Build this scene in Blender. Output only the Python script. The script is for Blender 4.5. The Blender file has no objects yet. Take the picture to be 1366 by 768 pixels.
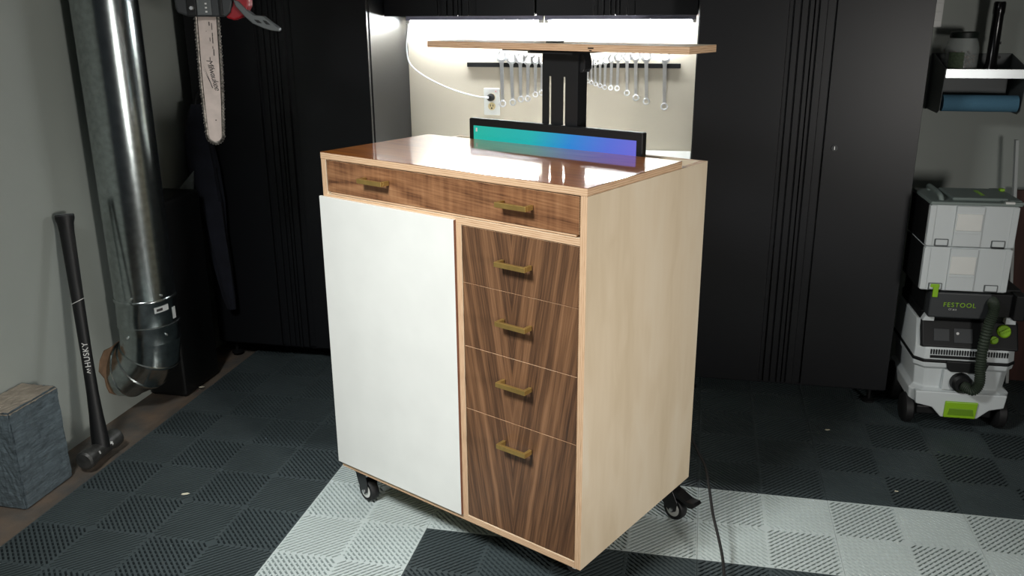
import bpy, bmesh, math, random
from math import sin, cos, pi, radians
from mathutils import Vector, Matrix
random.seed(7)
C = bpy.context.scene.collection

# ------------------------------------------------------------ camera, light, exposure
SC = bpy.context.scene
def make_camera():
    loc = Vector((-.0598, -2.6118, 1.4951)); p, y, r, f = .3076, -.2103, -.0070, 1175.02
    fw = Vector((sin(y)*cos(p), cos(y)*cos(p), -sin(p))); rt = Vector((cos(y), -sin(y), 0)); up = rt.cross(fw)
    rt, up = cos(r)*rt+sin(r)*up, -sin(r)*rt+cos(r)*up
    cd = bpy.data.cameras.new('camera'); cd.sensor_width = 36; cd.lens = f/1366*36; cd.clip_start = .02
    o = bpy.data.objects.new('camera', cd); C.objects.link(o)
    m = Matrix.Identity(4)
    for i in range(3):
        m[i][0], m[i][1], m[i][2], m[i][3] = rt[i], up[i], -fw[i], loc[i]
    o.matrix_world = m; SC.camera = o
make_camera()
SC.view_settings.view_transform = 'Standard'; SC.view_settings.look = 'None'
SC.view_settings.gamma = 1; SC.view_settings.use_curve_mapping = False
SC.view_settings.exposure = 0.0
w = bpy.data.worlds.new('world'); SC.world = w; w.use_nodes = True
w.node_tree.nodes['Background'].inputs[0].default_value = (.8, .9, 1, 1)
w.node_tree.nodes['Background'].inputs[1].default_value = .025
def area(name, loc, target, size, power, col, spread=180):
    l = bpy.data.lights.new(name, 'AREA'); l.shape = 'RECTANGLE'; l.size, l.size_y = size; l.energy = power; l.color = col; l.spread = radians(spread)
    o = bpy.data.objects.new(name, l); C.objects.link(o); o.location = loc
    o.rotation_euler = (Vector(target)-Vector(loc)).to_track_quat('-Z', 'Y').to_euler()
    return o
area('softbox_right', (1.6, -2.3, 1.06), (-.62, -.45, .62), (.4, .4), 17.5, (1, .965, .915), 112)
area('softbox_left', (-1.3, -1.95, 2.3), (-.7, -.6, .4), (.4, .4), 16, (.97, .99, .98), 86)

# ------------------------------------------------------------ materials
def srgb(r, g, b):
    f = lambda c: (c/255/12.92) if c/255 <= .04045 else ((c/255+.055)/1.055)**2.4
    return (f(r), f(g), f(b), 1)
def mat(name, col, rough=.5, metal=0, coat=0, bump=0, bscale=60, var=0, vscale=8, spec=.5, stretch=(1, 1, 1), trans=0, emit=None, es=0):
    m = bpy.data.materials.new(name); m.use_nodes = True; nt = m.node_tree; b = nt.nodes['Principled BSDF']
    b.inputs['Base Color'].default_value = col; b.inputs['Roughness'].default_value = rough
    b.inputs['Metallic'].default_value = metal; b.inputs['Coat Weight'].default_value = coat; b.inputs['Coat Roughness'].default_value = .08
    b.inputs['Specular IOR Level'].default_value = spec
    if trans: b.inputs['Transmission Weight'].default_value = trans
    if emit: b.inputs['Emission Color'].default_value = emit; b.inputs['Emission Strength'].default_value = es
    tc = nt.nodes.new('ShaderNodeTexCoord'); mp = nt.nodes.new('ShaderNodeMapping'); mp.inputs['Scale'].default_value = stretch
    nt.links.new(tc.outputs['Object'], mp.inputs[0])
    if var or not bump:
        n = nt.nodes.new('ShaderNodeTexNoise'); n.inputs['Scale'].default_value = vscale; n.inputs['Detail'].default_value = 5
        nt.links.new(mp.outputs[0], n.inputs[0])
        rp = nt.nodes.new('ShaderNodeValToRGB'); v = max(var, .03)
        rp.color_ramp.elements[0].position = .3; rp.color_ramp.elements[1].position = .7
        rp.color_ramp.elements[0].color = tuple(max(0, c*(1-v)) for c in col[:3])+(1,)
        rp.color_ramp.elements[1].color = tuple(min(1, c*(1+v)) for c in col[:3])+(1,)
        nt.links.new(n.outputs[0], rp.inputs[0]); nt.links.new(rp.outputs[0], b.inputs['Base Color'])
    if bump:
        n2 = nt.nodes.new('ShaderNodeTexNoise'); n2.inputs['Scale'].default_value = bscale; n2.inputs['Detail'].default_value = 4
        nt.links.new(mp.outputs[0], n2.inputs[0])
        bu = nt.nodes.new('ShaderNodeBump'); bu.inputs['Strength'].default_value = bump; bu.inputs['Distance'].default_value = .004
        nt.links.new(n2.outputs[0], bu.inputs['Height']); nt.links.new(bu.outputs[0], b.inputs['Normal'])
    return m
class NT:
    def __init__(s, m): s.t = m.node_tree; s.b = s.t.nodes['Principled BSDF']
    def n(s, t, **k):
        o = s.t.nodes.new(t)
        for a, v in k.items(): setattr(o, a, v)
        return o
    def l(s, a, b): s.t.links.new(a, b)
    def math(s, op, a, b=None):
        o = s.n('ShaderNodeMath', operation=op)
        for i, v in enumerate((a, b)):
            if v is None: continue
            if isinstance(v, (int, float)): o.inputs[i].default_value = v
            else: s.l(v, o.inputs[i])
        return o.outputs[0]
    def ramp(s, src, stops):
        r = s.n('ShaderNodeValToRGB'); e = r.color_ramp.elements
        while len(e) < len(stops): e.new(.5)
        for x, (p, c) in zip(e, stops): x.position = p; x.color = c
        s.l(src, r.inputs[0]); return r.outputs[0]
    def noise(s, vec, scale, detail=4, dist=0):
        o = s.n('ShaderNodeTexNoise'); o.inputs['Scale'].default_value = scale; o.inputs['Detail'].default_value = detail
        o.inputs['Distortion'].default_value = dist; s.l(vec, o.inputs[0]); return o.outputs[0]
    def comb(s, x, y, z):
        o = s.n('ShaderNodeCombineXYZ')
        for i, v in enumerate((x, y, z)):
            if isinstance(v, (int, float)): o.inputs[i].default_value = v
            else: s.l(v, o.inputs[i])
        return o.outputs[0]
def wood(name, stops, along='z', seam=None, slope=0., freq=26, rough=.42, coat=0, ripple=0, coatr=.1, streak=1., lowk=3.2):
    """stripes of grain running along one axis of the thing; optional book-matched seam"""
    m = bpy.data.materials.new(name); m.use_nodes = True; g = NT(m)
    g.b.inputs['Roughness'].default_value = rough; g.b.inputs['Coat Weight'].default_value = coat; g.b.inputs['Coat Roughness'].default_value = coatr
    tc = g.n('ShaderNodeTexCoord'); sp = g.n('ShaderNodeSeparateXYZ'); g.l(tc.outputs['Object'], sp.inputs[0])
    ax = {'x': 0, 'y': 1, 'z': 2}[along]; L = sp.outputs[ax]
    A = sp.outputs[0 if ax != 0 else 2]; B = sp.outputs[1]
    if seam is not None:
        A = g.math('ABSOLUTE', g.math('SUBTRACT', A, seam))
    A2 = g.math('ADD', A, g.math('MULTIPLY', L, slope))
    low = g.noise(g.comb(g.math('MULTIPLY', A, 3.2), g.math('MULTIPLY', B, 3), g.math('MULTIPLY', L, 1.1)), 2.2, 2)
    warp = g.math('ADD', g.math('MULTIPLY', A2, freq), g.math('MULTIPLY', low, lowk))
    band = g.noise(g.comb(warp, g.math('MULTIPLY', B, 6), g.math('MULTIPLY', L, .8)), 1.0, 3)
    fine = g.noise(g.comb(g.math('MULTIPLY', A2, 230), g.math('MULTIPLY', B, 60), g.math('MULTIPLY', L, 7)), 1.0, 4)
    wv = g.math('SINE', g.math('MULTIPLY', warp, 5.0))
    v = g.math('ADD', g.math('MULTIPLY', band, 1.0), g.math('MULTIPLY', wv, .075*streak))
    v = g.math('ADD', v, g.math('MULTIPLY', g.math('SUBTRACT', fine, .5), .85*streak))
    if ripple:
        rip = g.noise(g.comb(g.math('MULTIPLY', A, 6), g.math('MULTIPLY', B, 3), g.math('MULTIPLY', L, 75)), 1.0, 2)
        v = g.math('ADD', v, g.math('MULTIPLY', g.math('SUBTRACT', rip, .5), ripple))
    g.l(g.ramp(v, stops), g.b.inputs['Base Color'])
    return m
WAL = [(.2, srgb(62, 43, 31)), (.42, srgb(94, 66, 46)), (.6, srgb(118, 84, 58)), (.85, srgb(144, 106, 76))]
WAL2 = [(.22, srgb(80, 50, 32)), (.42, srgb(126, 85, 56)), (.6, srgb(150, 106, 72)), (.85, srgb(176, 132, 94))]
LIDW = [(.25, srgb(146, 80, 22)), (.5, srgb(190, 114, 40)), (.75, srgb(212, 138, 58))]
BIR = [(.2, srgb(212, 192, 160)), (.5, srgb(228, 210, 182)), (.8, srgb(236, 222, 198))]
walnut = wood('walnut_vertical', WAL, 'z', seam=.681, slope=-.16, freq=46, lowk=1.3)
walnut_h = wood('walnut_figured', WAL2, 'x', freq=24, ripple=.42, slope=.06, lowk=5, streak=.8)
lid_wood = wood('lacquered_walnut', LIDW, 'x', freq=12, rough=.35, coat=1, coatr=.035, streak=.6)
lid_wood.node_tree.nodes['Principled BSDF'].inputs['Coat IOR'].default_value = 1.75
birch = wood('birch_veneer', BIR, 'z', freq=7, rough=.45, streak=.22)
def ply(name, axis, scale=1.0):
    m = bpy.data.materials.new(name); m.use_nodes = True; g = NT(m); g.b.inputs['Roughness'].default_value = .6
    tc = g.n('ShaderNodeTexCoord'); sp = g.n('ShaderNodeSeparateXYZ'); g.l(tc.outputs['Object'], sp.inputs[0])
    v = g.math('SINE', g.math('MULTIPLY', sp.outputs[axis], 2*pi/.0052))
    s = [g.math('MULTIPLY', sp.outputs[i], 900 if i == axis else 22) for i in range(3)]
    nz = g.noise(g.comb(*s), 1, 3)
    v = g.math('ADD', g.math('MULTIPLY', v, .15), nz)
    g.l(g.ramp(v, [(.1, srgb(150, 110, 76)), (.42, srgb(206, 168, 132)), (.75, srgb(226, 196, 162))]), g.b.inputs['Base Color'])
    return m
ply_x, ply_y, ply_z = ply('plywood_edge_x', 0), ply('plywood_edge_y', 1), ply('plywood_edge_z', 2)
white_paint = mat('white_door_paint', srgb(233, 234, 229), .38, var=.01)
brass = mat('antique_brass', srgb(176, 146, 84), .42, .7, var=.12, vscale=40)
black_metal = mat('black_powder_coat', srgb(26, 27, 29), .38, 0, bump=.05, bscale=400)
black_cab = mat('black_cabinet_steel', srgb(22, 23, 26), .38, 0, spec=.35, bump=.03, bscale=500)
black_plastic = mat('black_plastic', srgb(19, 20, 21), .48, spec=.35, bump=.04, bscale=300)
dark_grey = mat('dark_grey_plastic', srgb(52, 55, 57), .5, bump=.05, bscale=300)
mid_grey = mat('mid_grey_plastic', srgb(92, 97, 98), .5, var=.04)
rubber = mat('black_rubber', srgb(22, 22, 23), .6, var=.1)
hub_white = mat('caster_hub', srgb(225, 225, 220), .4)
steel = mat('chromed_steel', srgb(225, 226, 226), .36, 1, var=.04, vscale=60)
zinc = mat('galvanised_sheet', srgb(176, 184, 184), .21, 1, var=.16, vscale=45, bump=.06, bscale=25)
alu = mat('brushed_aluminium', srgb(190, 195, 197), .35, .8, var=.05)
wall_grey = mat('grey_painted_drywall', srgb(166, 172, 166), .6, var=.025, vscale=3, bump=.08, bscale=25)
wall_back_m = mat('warm_tinted_drywall', srgb(202, 193, 175), .6, var=.02, vscale=3, bump=.1, bscale=18)  # niche wall: the warm cast of the light is put into the colour
wall_white = mat('ceiling_white', srgb(190, 190, 188), .8)
counter_m = mat('white_laminate', srgb(235, 235, 230), .35)
white_plastic = mat('white_plastic', srgb(225, 226, 222), .35)
vac_grey = mat('light_grey_vacuum_plastic', srgb(205, 211, 212), .45, bump=.03, bscale=500)
sys_green = mat('grey_green_case_lid', srgb(120, 132, 128), .5, bump=.05, bscale=300)
green = mat('lime_green_plastic', srgb(140, 190, 30), .4)
red = mat('red_plastic', srgb(150, 24, 34), .4)
ivory = mat('ivory_receptacle', srgb(214, 196, 150), .4)
blue_paper = mat('blue_paper_roll', srgb(92, 140, 168), .9, bump=.3, bscale=200)
concrete = mat('stained_concrete', srgb(104, 98, 88), .85, var=.35, vscale=9, bump=.6, bscale=40)
block_m = mat('rough_blue_grey_block', srgb(86, 98, 104), .85, var=.3, vscale=26, bump=1, bscale=60, stretch=(1, .5, 2.2))
block_top = mat('rough_beige_block_top', srgb(150, 140, 126), .9, var=.2, vscale=20, bump=.8, bscale=60)
_n = concrete.node_tree.nodes; _e = [x for x in _n if x.type == 'VALTORGB'][0].color_ramp.elements; _e[0].color = srgb(86, 84, 80); _e[1].color = srgb(118, 100, 84)
slot_shade_m = mat('slot_shade', srgb(26, 27, 28), .95, var=.2)  # near-black colour painted as the shade beneath the floor tiles
tile_dark = mat('dark_grey_floor_tile', srgb(62, 71, 73), .5, var=.12, vscale=5, bump=.1, bscale=500)
tile_white = mat('pale_grey_floor_tile', srgb(190, 200, 198), .5, var=.04, vscale=5, bump=.1, bscale=500)
fabric_dark = mat('dark_navy_fabric', srgb(27, 29, 40), .95, var=.3, vscale=12, bump=.4, bscale=60)
fabric_grey = mat('grey_strap_fabric', srgb(120, 126, 126), .9, var=.15, vscale=30, bump=.3, bscale=200)
rust_wood = mat('raw_plaster_brown', srgb(140, 112, 88), .9, var=.3, vscale=20, bump=.6, bscale=60)
board_brown = mat('red_brown_board', srgb(74, 42, 34), .6, var=.2, vscale=10, stretch=(6, 6, 1))
bar_m = mat('worn_guide_bar', srgb(206, 192, 184), .5, .25, var=.1, vscale=30)
chain_m = mat('dark_chain_steel', srgb(150, 145, 138), .3, .8, var=.7, vscale=120)
ink = mat('black_ink', srgb(48, 44, 44), .6)
grip_white = mat('white_print', srgb(215, 215, 212), .6)
label_white = mat('white_label_paper', srgb(196, 200, 198), .7)
label_green = mat('green_jar_label', srgb(92, 108, 84), .7, var=.3, vscale=120)
nuts_m = mat('assorted_hardware', srgb(130, 100, 84), .5, .2, var=.6, vscale=60)
glass = mat('clear_jar_plastic', (.8, .86, .84, 1), .08); glass.node_tree.nodes['Principled BSDF'].inputs['Alpha'].default_value = .22
cord_white = mat('white_cord', srgb(232, 234, 234), .4)
led_m = mat('led_diffuser', (1, 1, 1, 1), .4, emit=(.93, .98, 1, 1), es=140)
chip_m = mat('pale_chip', srgb(222, 216, 192), .7)

# ------------------------------------------------------------ builders
def link(name, me, mats, parent=None, bevel=0, smooth=False, seg=2):
    o = bpy.data.objects.new(name, me); C.objects.link(o)
    for m in (mats if isinstance(mats, (list, tuple)) else [mats]): me.materials.append(m)
    if parent: o.parent = parent
    if smooth:
        for p in me.polygons: p.use_smooth = True
        try: me.set_sharp_from_angle(angle=radians(38))
        except Exception: pass
    if bevel:
        b = o.modifiers.new('bevel', 'BEVEL'); b.width = bevel; b.segments = seg; b.limit_method = 'ANGLE'; b.angle_limit = radians(40)
    return o
class MB:
    def __init__(s): s.v = []; s.f = []; s.m = []; s.M = None
    def add(s, vs, fs, mi=0):
        n = len(s.v)
        if s.M is not None: vs = [tuple(s.M @ Vector(v)) for v in vs]
        s.v += [tuple(v) for v in vs]; s.f += [tuple(i+n for i in f) for f in fs]
        s.m += ([mi]*len(fs) if isinstance(mi, int) else list(mi)); return s
    def box(s, x0, x1, y0, y1, z0, z1, mi=0):
        """mi: one index or six: -z +z -y +y -x +x"""
        vs = [(x, y, z) for z in (z0, z1) for y in (y0, y1) for x in (x0, x1)]
        return s.add(vs, [(0, 2, 3, 1), (4, 5, 7, 6), (0, 1, 5, 4), (2, 6, 7, 3), (0, 4, 6, 2), (1, 3, 7, 5)], mi)
    def prism(s, poly, a0, a1, axis='y', mi=0):
        """2D polygon extruded along axis; poly coords are the two other axes in order"""
        n = len(poly)
        def P(p, a): return {'y': (p[0], a, p[1]), 'x': (a, p[0], p[1]), 'z': (p[0], p[1], a)}[axis]
        vs = [P(p, a0) for p in poly]+[P(p, a1) for p in poly]
        fs = [tuple(range(n)), tuple(range(2*n-1, n-1, -1))]+[(i, i+n, (i+1) % n+n, (i+1) % n) for i in range(n)]
        return s.add(vs, fs, mi)
    def tube(s, pts, rad, n=12, cap=True, mi=0, flat=1.0, up=None):
        pts = [Vector(p) for p in pts]; R = rad if isinstance(rad, (list, tuple)) else [rad]*len(pts)
        vs = []; prev = None
        for i, p in enumerate(pts):
            t = (pts[min(i+1, len(pts)-1)]-pts[max(i-1, 0)]).normalized()
            if prev is None:
                a = Vector(up) if up else (Vector((0, 0, 1)) if abs(t.z) < .9 else Vector((0, 1, 0)))
            else: a = prev
            a = (a-t*a.dot(t)).normalized(); prev = a; b = t.cross(a)
            for k in range(n):
                an = 2*pi*k/n; vs.append(p+a*cos(an)*R[i]+b*sin(an)*R[i]*flat)
        fs = [(i*n+k, i*n+(k+1) % n, (i+1)*n+(k+1) % n, (i+1)*n+k) for i in range(len(pts)-1) for k in range(n)]
        if cap: fs += [tuple(range(n-1, -1, -1)), tuple(range((len(pts)-1)*n, len(pts)*n))]
        return s.add(vs, fs, mi)
    def cyl(s, a, b, r, n=24, r2=None, mi=0): return s.tube([a, b], [r, r if r2 is None else r2], n, mi=mi)
    def lathe(s, prof, c=(0, 0, 0), axis='z', n=32, mi=0):
        vs = []
        for r, h in prof:
            for k in range(n):
                a = 2*pi*k/n; x, y = r*cos(a), r*sin(a)
                q = {'z': (x, y, h), 'y': (x, h, y), 'x': (h, x, y)}[axis]; vs.append((q[0]+c[0], q[1]+c[1], q[2]+c[2]))
        m = len(prof); fs = [(i*n+k, i*n+(k+1) % n, (i+1)*n+(k+1) % n, (i+1)*n+k) for i in range(m-1) for k in range(n)]
        fs += [tuple(range(n-1, -1, -1)), tuple(range((m-1)*n, m*n))]
        return s.add(vs, fs, mi)
    def build(s, name, mats, parent=None, bevel=0, smooth=False, seg=2):
        me = bpy.data.meshes.new(name); me.from_pydata(s.v, [], s.f)
        me.polygons.foreach_set('material_index', s.m); me.update()
        bm = bmesh.new(); bm.from_mesh(me); bmesh.ops.recalc_face_normals(bm, faces=bm.faces); bm.to_mesh(me); bm.free()
        return link(name, me, mats, parent, bevel, smooth, seg)
def tag(o, label, cat, group=None, kind=None):
    o['label'] = label; o['category'] = cat
    if group: o['group'] = group
    if kind: o['kind'] = kind
    return o
def thing(name, label, cat, loc=(0, 0, 0), rz=0, group=None):
    o = bpy.data.objects.new(name, None); C.objects.link(o); o.location = loc; o.rotation_euler = (0, 0, rz); o.empty_display_size = .05
    return tag(o, label, cat, group)
def struct(o, label=None):
    o['kind'] = 'structure'
    if label: o['label'] = label
    return o
def text(name, s, size, M, m, parent, ext=.0004, shear=0, align='CENTER', space=1.0):
    cu = bpy.data.curves.new(name, 'FONT'); cu.body = s; cu.size = size; cu.extrude = ext; cu.align_x = align; cu.align_y = 'CENTER'; cu.shear = shear
    cu.space_character = space
    t = bpy.data.objects.new(name, cu); C.objects.link(t)
    bpy.context.view_layer.update()
    me = bpy.data.meshes.new_from_object(t.evaluated_get(bpy.context.evaluated_depsgraph_get()))
    bpy.data.objects.remove(t); me.name = name
    me.transform(M); me.materials.clear()
    o = bpy.data.objects.new(name, me); C.objects.link(o); me.materials.append(m); o.parent = parent
    return o
def frame(x, y, o):
    x = Vector(x).normalized(); y = Vector(y); y = (y-x*y.dot(x)).normalized(); z = x.cross(y)
    return Matrix(((x.x, y.x, z.x, o[0]), (x.y, y.y, z.y, o[1]), (x.z, y.z, z.z, o[2]), (0, 0, 0, 1)))
def smooth_path(pts, k=8):
    P = [Vector(p) for p in pts]; out = []
    for i in range(len(P)-1):
        a, b, c, d = P[max(i-1, 0)], P[i], P[i+1], P[min(i+2, len(P)-1)]
        for j in range(k):
            t = j/k; out.append(.5*((2*b)+(c-a)*t+(2*a-5*b+4*c-d)*t*t+(3*b-a-3*c+d)*t**3))
    return out+[P[-1]]

# ------------------------------------------------------------ the room
YB, XL, XR, ZC = 1.24, -2.22, 2.6, 2.5
struct(MB().box(XL-.1, .3, YB, YB+.1, -.03, ZC).build('wall_back', wall_back_m))
struct(MB().box(.3, XR+.1, YB, YB+.1, -.03, ZC).build('wall_back_right', wall_grey))
wl = struct(MB().box(XL-.1, XL, -3.4, YB, -.03, ZC).build('wall_left', wall_grey))
struct(MB().box(XR, XR+.1, -3.4, YB, -.03, ZC).build('wall_right', wall_grey))
struct(MB().box(XL-.1, XR+.1, -3.4, YB+.1, ZC, ZC+.05).build('ceiling', wall_white))
struct(MB().box(XL-.1, XR+.1, -3.4, YB+.1, -.06, -.014).build('trim_1', concrete), 'bare stained concrete slab along the left wall')

def tile_floor():
    T = .4; H = .2; NR = 11; step = H/NR; w2 = .0030; dep = .013   # chevron spacing along the axis
    mb = MB(); r2 = math.sqrt(.5)
    def clip(poly, nx, ny, c):           # keep nx*x+ny*y <= c
        out = []
        for i in range(len(poly)):
            a, b = poly[i-1], poly[i]; da = nx*a[0]+ny*a[1]-c; db = nx*b[0]+ny*b[1]-c
            if (da <= 0) != (db <= 0):
                t = da/(da-db); out.append((a[0]+(b[0]-a[0])*t, a[1]+(b[1]-a[1])*t))
            if db <= 0: out.append(b)
        return out
    # one quadrant, corner (0,0) is the tile's centre, slots run where x+y = const
    tops = []; slots = []; bridges = []
    def inquad(poly):
        for n_ in ((-1, 0, 0), (0, -1, 0), (1, 0, H), (0, 1, H)):
            poly = clip(poly, *n_)
            if len(poly) < 3: return None
        return poly
    def st(s, t): return ((t-s)*r2, (t+s)*r2)      # t across the slots, s along them
    m = .0016
    tprev = 0
    for k in range(1, 2*NR+1):
        t = (k-.5)*step*r2
        half = min(t, 2*H*r2-t)-m*1.414
        t0, t1 = t-w2, t+w2
        p = inquad([st(-1, tprev), st(-1, t0), st(1, t0), st(1, tprev)])
        if p: tops.append(p)
        tprev = t1
        half -= w2
        if half < .004:
            p = inquad([st(-1, t0), st(-1, t1), st(1, t1), st(1, t0)])
            if p: tops.append(p)
            continue
        slots.append((-half, half, t0, t1))
        j = 0
        while True:                                    # sunken cross bridges, lined up with the tile's edges
            x = j*.0154+.0077; j += 1
            if x > H: break
            s_ = t-x/r2
            if abs(s_) < half-.005: bridges.append((s_-.0032, s_+.0032, t0, t1))
        for a_, b_ in ((-1, -half), (half, 1)):
            p = inquad([st(a_, t0), st(a_, t1), st(b_, t1), st(b_, t0)])
            if p: tops.append(p)
    p = inquad([st(-1, tprev), st(-1, 1), st(1, 1), st(1, tprev)])
    if p: tops.append(p)
    def emit_tile(cx, cy, mi):
        for sx, sy in ((1, 1), (-1, 1), (-1, -1), (1, -1)):
            q = lambda p, z: (cx+sx*p[0]*.9975, cy+sy*p[1]*.9975, z)
            for p in tops:
                pp = p if sx*sy > 0 else p[::-1]
                mb.add([q(a, 0) for a in pp], [tuple(range(len(pp)))], mi)
            for a, b, t0, t1 in slots:
                c = [st(a, t0), st(a, t1), st(b, t1), st(b, t0)]
                if sx*sy < 0: c = c[::-1]
                vs = [q(x, 0) for x in c]+[q(x, -dep) for x in c]
                mb.add(vs, [(i, (i+1) % 4, (i+1) % 4+4, i+4) for i in range(4)], mi)
            for a, b, t0, t1 in bridges:
                c = [st(a, t0), st(a, t1), st(b, t1), st(b, t0)]
                if sx*sy < 0: c = c[::-1]
                vs = [q(x, -.0035) for x in c]+[q(x, -dep) for x in c]
                mb.add(vs, [(0, 1, 2, 3), (3, 2, 6, 7), (1, 0, 4, 5)], mi)
        h = T/2*.9975                                        # outer skirt
        cs = [(cx-h, cy-h), (cx+h, cy-h), (cx+h, cy+h), (cx-h, cy+h)]
        mb.add([(x, y, 0) for x, y in cs]+[(x, y, -dep) for x, y in cs], [(i, i+4, (i+1) % 4+4, (i+1) % 4) for i in range(4)], mi)
    cam = Vector((-.06, -2.61))
    for i in range(-5, 6):
        for j in range(-5, 4):
            if j*T+.1 > YB: continue
            cx, cy = (i+.5)*T, (j+.5)*T
            if cy+.2 > YB or (cy < -1.1 and abs(cx) > 9): continue
            # inside the camera's reach only
            if cy < -1.5: continue
            whit = (j == -1 and i >= -3) or (i == -3 and j <= -1)
            emit_tile(cx, cy, 1 if whit else 0)
    me = bpy.data.meshes.new('floor'); me.from_pydata(mb.v, [], mb.f); me.polygons.foreach_set('material_index', mb.m); me.update()
    o = link('floor', me, [tile_dark, tile_white]); struct(o)
    struct(MB().box(-1.998, XR, -1.6, YB, -.0138, -.0132).build('trim_2', slot_shade_m), 'added dark sheet standing in for the shade below the slots of the floor tiles')
tile_floor()

# broken plaster where the duct enters the wall
def plaster_hole():
    pts = []
    for k in range(22):
        a = 2*pi*k/22; r = .116+.010*random.random()+(.032 if 2.2 < a < 3.1 else 0)
        pts.append((.2+r*cos(a), .165+r*sin(a)*.95))
    mb = MB(); mb.prism([(y, z) for y, z in pts], XL+.0005, XL+.004, 'x'); mb.build('broken_plaster', rust_wood, wl)
plaster_hole()

# ------------------------------------------------------------ cabinets
FL = [(-.086, -.067, .016), (-.048, -.042, .007), (-.022, -.016, .007), (-.002, .002, .02), (.012, .018, .007), (.042, .075, .016)]
def fluted_doors(x0, x1, yf, z0, z1, parent, c):
    """two doors whose meeting edges carry vertical grooves"""
    th = .02
    for side in (0, 1):
        a, b = (x0, c-.002) if side == 0 else (c+.002, x1)
        g = [(c+p, c+q, d) for p, q, d in FL if (c+p >= a-1e-6 and c+q <= b+1e-6)]
        prof = [(a, yf)]
        for p, q, d in g:
            d = min(d, .012)
            prof += [(p, yf), (p+.002, yf+d), (q-.002, yf+d), (q, yf)]
        prof += [(b, yf), (b, yf+th), (a, yf+th)]
        MB().prism(prof, z0, z1, 'z').build('door', black_cab, parent, bevel=.0015)
def tall_cabinet(x0, x1, label, lock):
    yf = .75; r = thing('storage_cabinet', label, 'cabinet', ((x0+x1)/2, 1.0, -.0))
    r2 = r; dx, dy = -r.location.x, -r.location.y
    def B(mb, name, m, **k):
        o = mb.build(name, m, r, **k)
        o.data.transform(Matrix.Translation((dx, dy, 0))); return o
    B(MB().box(x0, x1, yf+.024, YB-.002, .06, 2.2), 'body', black_cab, bevel=.003)
    c = (x0+x1)/2
    n0 = len(C.objects)
    fluted_doors(x0+.004, x1-.004, yf, .075, 2.19, r, c)
    for o in r.children:
        if o.name.startswith('door'): o.data.transform(Matrix.Translation((dx, dy, 0)))
    for fx in (x0+.05, x1-.05):
        for fy in (yf+.06, YB-.07):
            B(MB().lathe([(.024, 0), (.024, .008), (.008, .014), (.008, .06)], (fx, fy, 0), n=16), 'foot', black_plastic, smooth=True)
    if lock:
        k = B(MB().lathe([(.0, 0), (.011, 0), (.011, .004), (.0, .004)], (c+.112, yf-.004, 1.005), 'y', 20), 'lock', dark_grey, smooth=True)
        o = MB().box(c+.111, c+.113, yf-.0045, yf-.004, .999, 1.011).build('keyhole', steel, k); o.data.transform(Matrix.Translation((dx, dy, 0)))
    return r
tall_cabinet(-.089, .703, 'tall black two-door steel cabinet right of the wrench niche, round lock on its door', True)
tall_cabinet(-2.13, -1.342, 'tall black two-door steel cabinet left of the wrench niche, behind the chainsaw', False)
def upper_cabinet(x0, x1, label):
    r = thing('wall_cabinet', label, 'cabinet', ((x0+x1)/2, 1.1, 1.47), 0, )
    M = Matrix.Translation((-r.location.x, -1.1, -1.47))
    MB().box(x0+.002, x1-.002, .953, YB-.002, 1.468, 2.2).build('body', black_cab, r, bevel=.002)
    fluted_doors(x0+.003, x1-.003, .93, 1.466, 2.19, r, (x0+x1)/2)
    for o in r.children: o.data.transform(M)
upper_cabinet(-1.34, -.716, 'black fluted wall cabinet above the left half of the wrench niche')
upper_cabinet(-.714, -.091, 'black fluted wall cabinet above the right half of the wrench niche')
# counter and base under the niche
wb = thing('workbench', 'white-topped black base bench in the niche between the tall cabinets', 'workbench', (-.715, 1.0, 0))
M = Matrix.Translation((.715, -1.0, 0))
MB().box(-1.338, -.093, .76, YB-.002, .876, .906).build('worktop', counter_m, wb, bevel=.003)
MB().box(-1.338, -.093, .8, YB-.002, .1, .876).build('base_cabinet', black_cab, wb, bevel=.002)
for i in range(2):
    MB().box(-1.33+i*.618, -.72+i*.618, .78, .799, .11, .87).build('door', black_cab, wb, bevel=.002)
for x in (-1.29, -.14):
    for y in (.84, 1.19): MB().cyl((x, y, 0), (x, y, .1), .018, 16).build('foot', black_plastic, wb, smooth=True)
for o in wb.children: o.data.transform(M)

# LED strip lights
def led(x0, x1, label):
    r = thing('strip_light', label, 'light', ((x0+x1)/2, 1.19, 1.45), 0, None); M = Matrix.Translation(-r.location)
    global LEDR
    if x0 < -1: LEDR = r
    L = [MB().box(x0, x1, 1.165, 1.215, 1.447, 1.468).build('housing', mat('lavender_grey_housing', srgb(150, 150, 172), .5), r, bevel=.002),
         MB().tube([(x0+.02, 1.19, 1.442), (x1-.02, 1.19, 1.442)], .009, 14).build('led_tube', led_m, r, smooth=True)]
    for x in (x0+.008, x1-.008): L.append(MB().box(x-.008, x+.008, 1.17, 1.21, 1.434, 1.458).build('end_cap', white_plastic, r, bevel=.002))
    for o in L: o.data.transform(M)
led(-1.325, -.73, 'white LED strip light under the left wall cabinet, with the white power cord')
led(-.72, -.1, 'white LED strip light under the right wall cabinet')
cp = [(-1.318, 1.18, 1.437), (-1.325, 1.185, 1.40), (-1.335, 1.19, 1.33), (-1.325, 1.2, 1.265), (-1.27, 1.21, 1.215), (-1.18, 1.215, 1.17), (-1.09, 1.213, 1.14), (-1.02, 1.208, 1.126), (-.985, 1.2, 1.123)]
o = MB().tube(smooth_path(cp), .0032, 8).build('power_cord', cord_white, LEDR, smooth=True); o.data.transform(Matrix.Translation(-LEDR.location)); o['label'] = 'white drooping power cord'

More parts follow.
